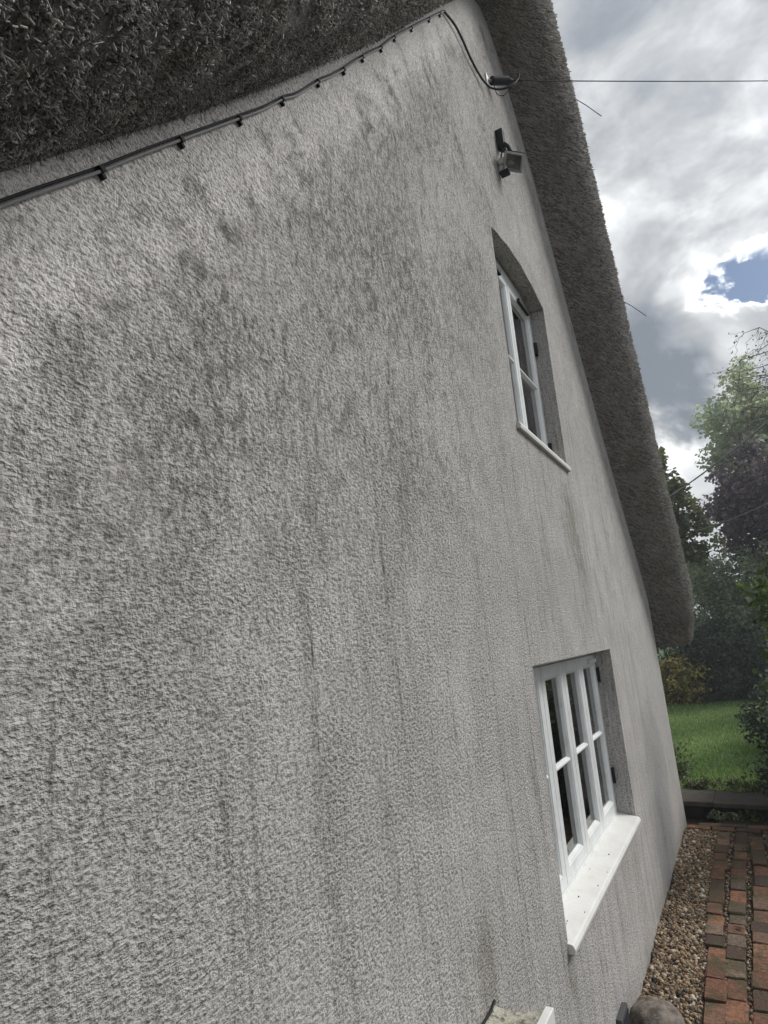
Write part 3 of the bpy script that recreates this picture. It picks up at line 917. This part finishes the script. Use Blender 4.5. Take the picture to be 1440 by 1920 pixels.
def pebbles(name, n, region, size, z0, pile):
    ico = []
    import bmesh as bmm
    bm_ = bmm.new(); bmm.ops.create_icosphere(bm_, subdivisions=1, radius=1.0)
    bv = np.array([v.co[:] for v in bm_.verts]); bf = np.array([[v.index for v in f.verts] for f in bm_.faces]); bm_.free()
    pos = region(n)
    sz = np.minimum(rng.lognormal(math.log(size), 0.45, n), size * 2.4)
    ax = np.stack([sz * rng.uniform(.8, 1.35, n), sz * rng.uniform(.7, 1.1, n), sz * rng.uniform(.4, .75, n)], 1)
    q = rng.normal(size=(n, 4)); q[:, 1:3] *= .45; q /= np.linalg.norm(q, axis=1)[:, None]
    w_, x_, y_, z_ = q.T
    R = np.stack([np.stack([1 - 2 * (y_ * y_ + z_ * z_), 2 * (x_ * y_ - z_ * w_), 2 * (x_ * z_ + y_ * w_)], 1),
                  np.stack([2 * (x_ * y_ + z_ * w_), 1 - 2 * (x_ * x_ + z_ * z_), 2 * (y_ * z_ - x_ * w_)], 1),
                  np.stack([2 * (x_ * z_ - y_ * w_), 2 * (y_ * z_ + x_ * w_), 1 - 2 * (x_ * x_ + y_ * y_)], 1)], 1)
    L = bv[None] * ax[:, None, :] * (1 + rng.uniform(-.16, .16, (n, len(bv), 1)))
    V = np.einsum('nij,nkj->nki', R, L) + np.concatenate([pos, (z0 + rng.uniform(0, pile, n))[:, None]], 1)[:, None, :]
    F = (bf[None] + (np.arange(n) * len(bv))[:, None, None]).reshape(-1, 3)
    o = npmesh(name, V.reshape(-1, 3), F, M['pebble'], None, {'rnd': np.repeat(rng.uniform(0, 1, n), len(bv))}, True)
    return kind(o, 'stuff')
def strip(n):
    x = rng.uniform(3.2, 7.6, n)
    return np.stack([x, rng.uniform(-.335, -.004, n) + .012 * np.sin(x * 5)], 1)
tag(pebbles('gravel', 13000, strip, .0098, .0, .022), 'brown and buff gravel strip between wall and bricks', 'gravel')
def joints(n):
    c = rng.integers(0, 7, n)
    x = rng.uniform(3.4, 7.55, n)
    return np.stack([x, -.445 - .14 * c + rng.normal(0, .011, n) + .018 * np.sin(x * 1.3 + c)], 1)
tag(pebbles('joint_grit', 4200, joints, .0062, .020, .010), 'loose grit caught in the joints between brick columns', 'grit')
gb = MB().box(3.0, 7.62, -.35, .02, -.10, -.002).build('gravel_bed', M['soil'])
kind(gb, 'structure')

# step up to the lawn
step = tag(empty('garden_step', (8.3, -.5, 0)), 'low dark garden step with weathered coping stones at the lawn', 'step')
MB().box(8.12, 8.60, -2.6, 4.0, -.1, .125).build('riser', M['sleeper'], step)
yy = 1.6
for i, wy in enumerate((.62, .70, .56, .66, .74, .6)):
    cm = MB()
    x0, x1, z0, z1 = 8.07 + random.uniform(-.01, .01), 8.66, .126, .172 + random.uniform(-.006, .006)
    nseg = 6
    for k in range(nseg + 1):
        f = k / nseg
        yk = yy - wy * f + (.006 if k == 0 else -.006 if k == nseg else 0)
        j = .012 * mnoise.noise(Vector((yk * 7, i, 0)))
        cm.v += [(x0 + j, yk, z0), (x0 + j * .6 + .006, yk, z1 + j * .4), (x1, yk, z1 - j * .5), (x1, yk, z0)]
        if k:
            b0 = 4 * (k - 1)
            for q in range(4):
                cm.f.append((b0 + q, b0 + (q + 1) % 4, b0 + 4 + (q + 1) % 4, b0 + 4 + q))
    cm.f += [(0, 1, 2, 3), tuple(4 * nseg + q for q in (3, 2, 1, 0))]
    cm.build('coping_stone', M['stonecap'], step, bevel=.006)
    yy -= wy


# ------------------------------------------------------------------ plants
def leaf_cloud(C, Rr, per, size, flat=.4, droop=.0, seed=0, shape=0):
    """leaves scattered round cluster centres C with radii Rr; returns V, F(4), rnd"""
    r = np.random.default_rng(seed)
    C = np.asarray(C, float); n = len(C) * per
    cen = np.repeat(C, per, 0); rr = np.repeat(np.asarray(Rr, float), per)
    off = r.normal(size=(n, 3)); off /= np.linalg.norm(off, axis=1)[:, None]
    off *= (r.uniform(0, 1, n) ** .45 * rr)[:, None]
    P = cen + off
    N = r.normal(size=(n, 3)) + np.array([0, 0, .9]) + off / (rr[:, None] + 1e-6) * .8
    N /= np.linalg.norm(N, axis=1)[:, None]
    D = r.normal(size=(n, 3)) + off / (rr[:, None] + 1e-6) * 1.1 - np.array([0, 0, droop])
    D -= N * (D * N).sum(1)[:, None]
    D /= np.linalg.norm(D, axis=1)[:, None]
    S = np.cross(N, D)
    ln = (size * r.lognormal(0, .25, n))[:, None]
    wd = ln * (.30 if shape == 0 else .40)
    b, tip = P - D * ln * .5, P + D * ln * .5 - N * ln * .12
    l_, r_ = P + S * wd * 1.0 + N * ln * .06 - D * ln * .05, P - S * wd * 1.0 + N * ln * .06 - D * ln * .05
    V = np.stack([b, r_, tip, l_], 1).reshape(-1, 3)
    F = np.arange(n * 4).reshape(-1, 4)
    clus = np.repeat(r.uniform(-.22, .22, len(C)), per)
    rnd = np.clip(r.beta(2, 2.4, n) + clus, 0, 1)
    return V, F, np.repeat(rnd, 4)


def ellipsoid_clusters(c, rad3, n, seed, shell=.55, lumpy=.35, zmin=None):
    r = np.random.default_rng(seed)
    out = []
    while len(out) < n:
        d = r.normal(size=3); d /= np.linalg.norm(d)
        k = shell + (1 - shell) * r.uniform() ** .8
        k *= 1 + lumpy * mnoise.noise(Vector(d * 1.9) + Vector((seed, 0, 0)))
        p = np.array(c) + d * k * np.array(rad3)
        if zmin is not None and p[2] < zmin:
            continue
        out.append(p)
    return np.array(out)


def limb_path(a, b, seed, wig=.12, n=5):
    r = random.Random(seed)
    a, b = Vector(a), Vector(b)
    L = (b - a).length
    pts = [a]
    for k in range(1, n):
        t = k / n
        pts.append(a.lerp(b, t) + Vector((r.uniform(-1, 1), r.uniform(-1, 1), r.uniform(-.3, 1))) * L * wig * .5)
    return pts + [b]


def tree(name, label, base, top_trunk, trunk_r, clusters, crad, per, leaf, mat, seed, cat='tree', group=None, droop=.2, limbs=22, shape=1):
    root = tag(empty(name, base), label, cat, group)
    tm = MB()
    b = Vector(base); tt = Vector(top_trunk)
    tp = limb_path(b, tt, seed, .04, 7)
    tm.tube(tp, [trunk_r * (1 - .75 * i / 7) for i in range(8)], 9)
    idx = np.linspace(0, len(clusters) - 1, min(limbs, len(clusters))).astype(int)
    for i, k in enumerate(idx):
        e = Vector(clusters[k])
        t = min(.95, max(.25, (e.z - b.z) / max(.1, tt.z - b.z) * .8))
        s = b.lerp(tt, t)
        lp = limb_path(s, e, seed + i, .16, 5)
        r0 = trunk_r * .32 * (1 - .5 * t)
        tm.tube(lp, [r0 * (1 - .85 * j / 5) + .004 for j in range(6)], 5)
    tm.build('trunk', M['bark'], root, smooth=True)
    rr = np.random.default_rng(seed).uniform(.7, 1.3, len(clusters)) * crad
    V, F, rnd = leaf_cloud(clusters, rr, per, leaf, seed=seed, droop=droop, shape=shape)
    npmesh('crown', V, F, M[mat], root, {'rnd': rnd})
    return root

tree('poplar_tree', 'tall pale grey-green tree rising highest beyond the garden', (27, -2.9, .1), (27, -3.0, 10.0), .26,
     np.concatenate([ellipsoid_clusters((27, -2.7, 8.7), (2.2, 1.75, 3.1), 120, 3, .35, .4), ellipsoid_clusters((27.4, -4.6, 7.7), (2, 1.8, 3.0), 80, 33, .35, .4)]), .55, 110, .17, 'leaf_pale', 3, 'tree')
tree('copper_beech_tree', 'dark purple-leaved tree behind the shrubs', (21, -2.7, .1), (21, -2.6, 6.0), .3,
     np.concatenate([ellipsoid_clusters((21, -2.7, 4.9), (2.2, 2.1, 2.4), 190, 5, .45, .35), ellipsoid_clusters((21.5, -4.4, 5.4), (2, 1.8, 2.6), 90, 35, .45, .35)]), .5, 150, .12, 'leaf_copper', 5)
tree('sycamore_tree', 'green-brown tree whose leaves peep out past the thatch edge', (17.0, 1.75, .1), (17.0, .75, 5.2), .16,
     np.concatenate([ellipsoid_clusters((17, .40, 5.25), (1.0, .78, 1.55), 50, 7, .45, .5), ellipsoid_clusters((17.4, -.12, 4.4), (.6, .62, .8), 18, 37, .4, .5)]), .25, 46, .15, 'leaf_mid', 7)

# birch: bare drooping twigs with few small leaves
bt = tag(empty('birch_tree', (17.5, -4.2, .1)), 'nearly bare birch with fine drooping twigs at the right edge', 'tree')
tb = MB()
trunk_top = Vector((17.5, -4.0, 10.4))
tb.tube(limb_path((17.5, -4.2, .1), trunk_top, 4, .03, 8), [.14 * (1 - .8 * i / 8) for i in range(9)], 8)
rb = random.Random(21)
tips = []
for i in range(26):
    z = rb.uniform(5.4, 9.3)
    s = Vector((17.5, -4.1, z))
    e = s + Vector((rb.uniform(-1.2, 1.2), rb.uniform(.9, 2.5), rb.uniform(-.6, .8)))
    lp = limb_path(s, e, i + 50, .18, 6)
    tb.tube(lp, [.022 * (1 - .85 * j / 6) + .003 for j in range(7)], 5)
    for j in range(2, 7):
        for q in range(3):
            a = lp[j]
            b = a + Vector((rb.uniform(-.5, .5), rb.uniform(-.1, .6), rb.uniform(-.9, .1)))
            tw = limb_path(a, b, i * 40 + j * 5 + q, .2, 4)
            tb.tube(tw, [.006, .005, .0045, .004, .003], 3)
            tips += [tuple(p) for p in tw[1:]]
tb.build('trunk', M['bark'], bt, smooth=True)
V, F, rnd = leaf_cloud(np.array(tips), np.full(len(tips), .12), 1, .055, seed=77, droop=1.0, shape=1)
npmesh('crown', V, F, M['leaf_birch'], bt, {'rnd': rnd})


def bush(name, label, blobs, n, crad, per, leaf, mat, seed, cat='shrub', zmin=.1, shape=0, stems=6, group=None):
    pts = []
    for i, (c, r3, wgt) in enumerate(blobs):
        pts.append(ellipsoid_clusters(c, r3, max(3, int(n * wgt)), seed + i, .5, .35, zmin))
    pts = np.concatenate(pts)
    base = (float(np.mean([b[0][0] for b in blobs])), float(np.mean([b[0][1] for b in blobs])), zmin - .1)
    root = tag(empty(name, base), label, cat, group)
    r = random.Random(seed)
    for i in range(stems):
        e = Vector(pts[r.randrange(len(pts))])
        q = Vector((base[0] + (e.x - base[0]) * .5 + r.uniform(-.1, .1), base[1] + (e.y - base[1]) * .5, base[2] - .05))
        MB().tube(limb_path(q, e, seed + i, .14, 5), [.022, .018, .014, .010, .007, .004], 5).build('stem', M['bark'], root, smooth=True)
    V, F, rnd = leaf_cloud(pts, np.random.default_rng(seed).uniform(.7, 1.3, len(pts)) * crad, per, leaf, seed=seed, shape=shape)
    npmesh('foliage', V, F, M[mat], root, {'rnd': rnd})
    return root

# hedge masses closing the lawn
bush('holly_shrub', 'tall dark glossy evergreen shrub behind the lawn', [((18.6, .1, 1.0), (.7, 1.0, .95), .6), ((18.8, -.9, .95), (.7, .9, .9), .4)], 210, .33, 150, .075, 'leaf_dark', 101)
bush('grey_conifer', 'grey-green feathery conifer above the dark shrub', [((19.9, -.1, 2.5), (.9, 1.1, 1.8), .5), ((19.6, -1.6, 2.4), (.9, 1.2, 1.6), .5)], 190, .36, 150, .10, 'leaf_grey', 111)
bush('variegated_shrub', 'yellow-flecked variegated shrub seen under the thatch eave', [((18.0, .85, .62), (.5, .8, .62), 1.0)], 90, .24, 90, .10, 'leaf_yellow', 121)
bush('boundary_hedge', 'dark clipped hedge across the far end of the lawn', [((20.2, 2.8, 1.0), (.6, 2.4, 1.2), .4), ((19.6, -2.6, .9), (.7, 1.5, .9), .6)], 200, .35, 120, .09, 'leaf_dark', 131, 'hedge')
bush('low_hedge_plant', 'low dark ground-hugging plants along the far lawn edge', [((18.2, -.6, .35), (.4, 1.6, .35), .5), ((18.2, 1.5, .3), (.35, 1.2, .3), .5)], 90, .18, 90, .07, 'leaf_dark', 141, 'plant')
bush('rounded_shrub', 'small dark shrub at the house corner beside the coping', [((9.35, .33, .32), (.32, .30, .30), 1.0)], 60, .11, 80, .035, 'leaf_mid', 151)
bush('edging_plant', 'low leafy plants spilling over the coping stones in front of the lawn', [((8.75, -.45, .20), (.14, .62, .07), 1.0)], 46, .06, 40, .03, 'leaf_mid', 156, 'plant', zmin=.17, stems=2)
# foliage along the right of the path
bush('climbing_shrub', 'bright green leafy shrub leaning in at the right edge', [((7.2, -1.36, 2.0), (.6, .36, .75), .55), ((7.6, -1.42, 1.2), (.6, .4, .5), .45)], 100, .15, 34, .07, 'leaf_bright', 161, shape=1)
bush('ivy_shrub', 'dark ivy-like shrub crowding the path beside the step', [((8.6, -1.28, .75), (.75, .50, .75), .5), ((7.9, -1.25, .35), (.55, .42, .45), .25), ((10.5, -1.45, .8), (1.2, .5, .8), .25)], 230, .17, 80, .05, 'leaf_dark', 171)
bush('bramble_shrub', 'brown-green arching shrub over the right of the lawn', [((12.0, -1.85, 1.1), (1.6, .65, 1.0), .6), ((15.0, -2.1, 1.2), (1.6, .7, 1.1), .4)], 170, .24, 90, .06, 'leaf_mid', 181)
# small weeds
for i, (x, y, s, lab, mt) in enumerate(((8.03, -.30, .10, 'leafy weed at the foot of the dark riser nearest the house', 'leaf_grey'), (8.05, -.47, .09, 'leafy weed at the middle of the dark riser', 'leaf_grey'),
                                        (8.02, -.62, .11, 'broad-leaved weed at the riser nearest the ivy', 'leaf_bright'), (6.95, -.59, .06, 'small green weed between the far bricks of the path', 'leaf_bright'),
                                        (6.05, -.585, .05, 'mossy weed in a joint halfway along the bricks', 'leaf_bright'))):
    root = tag(empty('weed', (x, y, 0)), lab, 'weed', 'weeds in the paving')
    V, F, rnd = leaf_cloud(np.array([(x, y, s * .5), (x + .03, y + s * .6, s * .4), (x - .01, y - s * .6, s * .35)]), [s * .7, s * .5, s * .5], 26, s * .42, seed=200 + i, shape=1)
    V[:, 2] = np.abs(V[:, 2] - .01) + .01
    npmesh('foliage', V, F, M[mt], root, {'rnd': rnd})

# fallen leaves on the path
M['litter'] = simple('brown_fallen_leaf', (0.17, 0.10, 0.05), 0.8, 0.5, 60)
rl = random.Random(5)
places = ('on the gravel near the stone', 'on the gravel halfway along the wall', 'on the gravel by the far brick band', 'on the second brick column', 'on the bricks near the ivy', 'against the dark riser')
for (x, y, z), wh in zip(((4.75, -.17, .035), (5.9, -.12, .035), (7.2, -.2, .035), (5.25, -.52, .047), (6.6, -.66, .047), (7.95, -.42, .035)), places):
    a = rl.uniform(0, 6.3)
    L, Wd = rl.uniform(.028, .045), rl.uniform(.010, .016)
    cx_, sy_ = math.cos(a), math.sin(a)
    pts = [(-L, 0, .004), (-L * .3, -Wd, .010), (L * .5, -Wd * .8, .006), (L, 0, .014), (L * .5, Wd * .8, .011), (-L * .3, Wd, .007), (0, 0, .0)]
    lf = MB()
    for dz in (0, -.0012):
        lf.v += [(x + p * cx_ - q * sy_, y + p * sy_ + q * cx_, z + h_ + dz) for p, q, h_ in pts]
    lf.f = [(k, (k + 1) % 6, 6) for k in range(6)] + [(7 + (k + 1) % 6, 7 + k, 13) for k in range(6)] + [(k, 7 + k, 7 + (k + 1) % 6, (k + 1) % 6) for k in range(6)]
    tag(lf.build('fallen_leaf', M['litter']), 'small curled brown leaf lying ' + wh, 'leaf', 'fallen leaves on the path')

# grass of the lawn
n = 60000
u = rng.uniform(0, 1, n)
gx = 8.68 + 9.9 * u ** 1.35
gy = rng.uniform(-1, 1, n) * (1.4 + gx * .06) + .25 - .02 * gx
h = rng.uniform(.02, .06, n) * (1 + .4 * np.sin(gx * 3.1) * np.sin(gy * 2.3))
an = rng.uniform(0, 2 * math.pi, n)
wx, wy_ = np.cos(an) * .008, np.sin(an) * .008
lx, ly = rng.normal(0, .02, n), rng.normal(0, .02, n)
V = np.stack([np.stack([gx - wx, gy - wy_, np.full(n, .148)], 1), np.stack([gx + wx, gy + wy_, np.full(n, .148)], 1), np.stack([gx + lx, gy + ly, .15 + h], 1)], 1).reshape(-1, 3)
pat = np.clip(.5 + .22 * np.sin(gx * 1.7 + np.sin(gy * 2) * 1.5) + rng.normal(0, .28, n), 0, 1)
gro = npmesh('grass', V, np.arange(n * 3).reshape(-1, 3), M['grass'], None, {'rnd': np.repeat(pat, 3)})
tag(kind(gro, 'stuff'), 'short mown green lawn grass', 'grass')

# ------------------------------------------------------------------ thin haze volume, added to imitate milky lens glare over the trees
hm = bpy.data.materials.new('glare_haze')
hm.use_nodes = True
ht = NT(hm.node_tree)
pv = ht.n('ShaderNodeVolumePrincipled', ins={'Color': (0.90, 0.94, 1.0, 1), 'Density': 0.0032, 'Anisotropy': 0.35})
ht.n('ShaderNodeOutputMaterial', ins={'Volume': pv.outputs[0]})
hz_o = MB().box(-152, 152, -152, 152, -1.2, 14.5).build('haze', hm)
kind(hz_o, 'stuff')
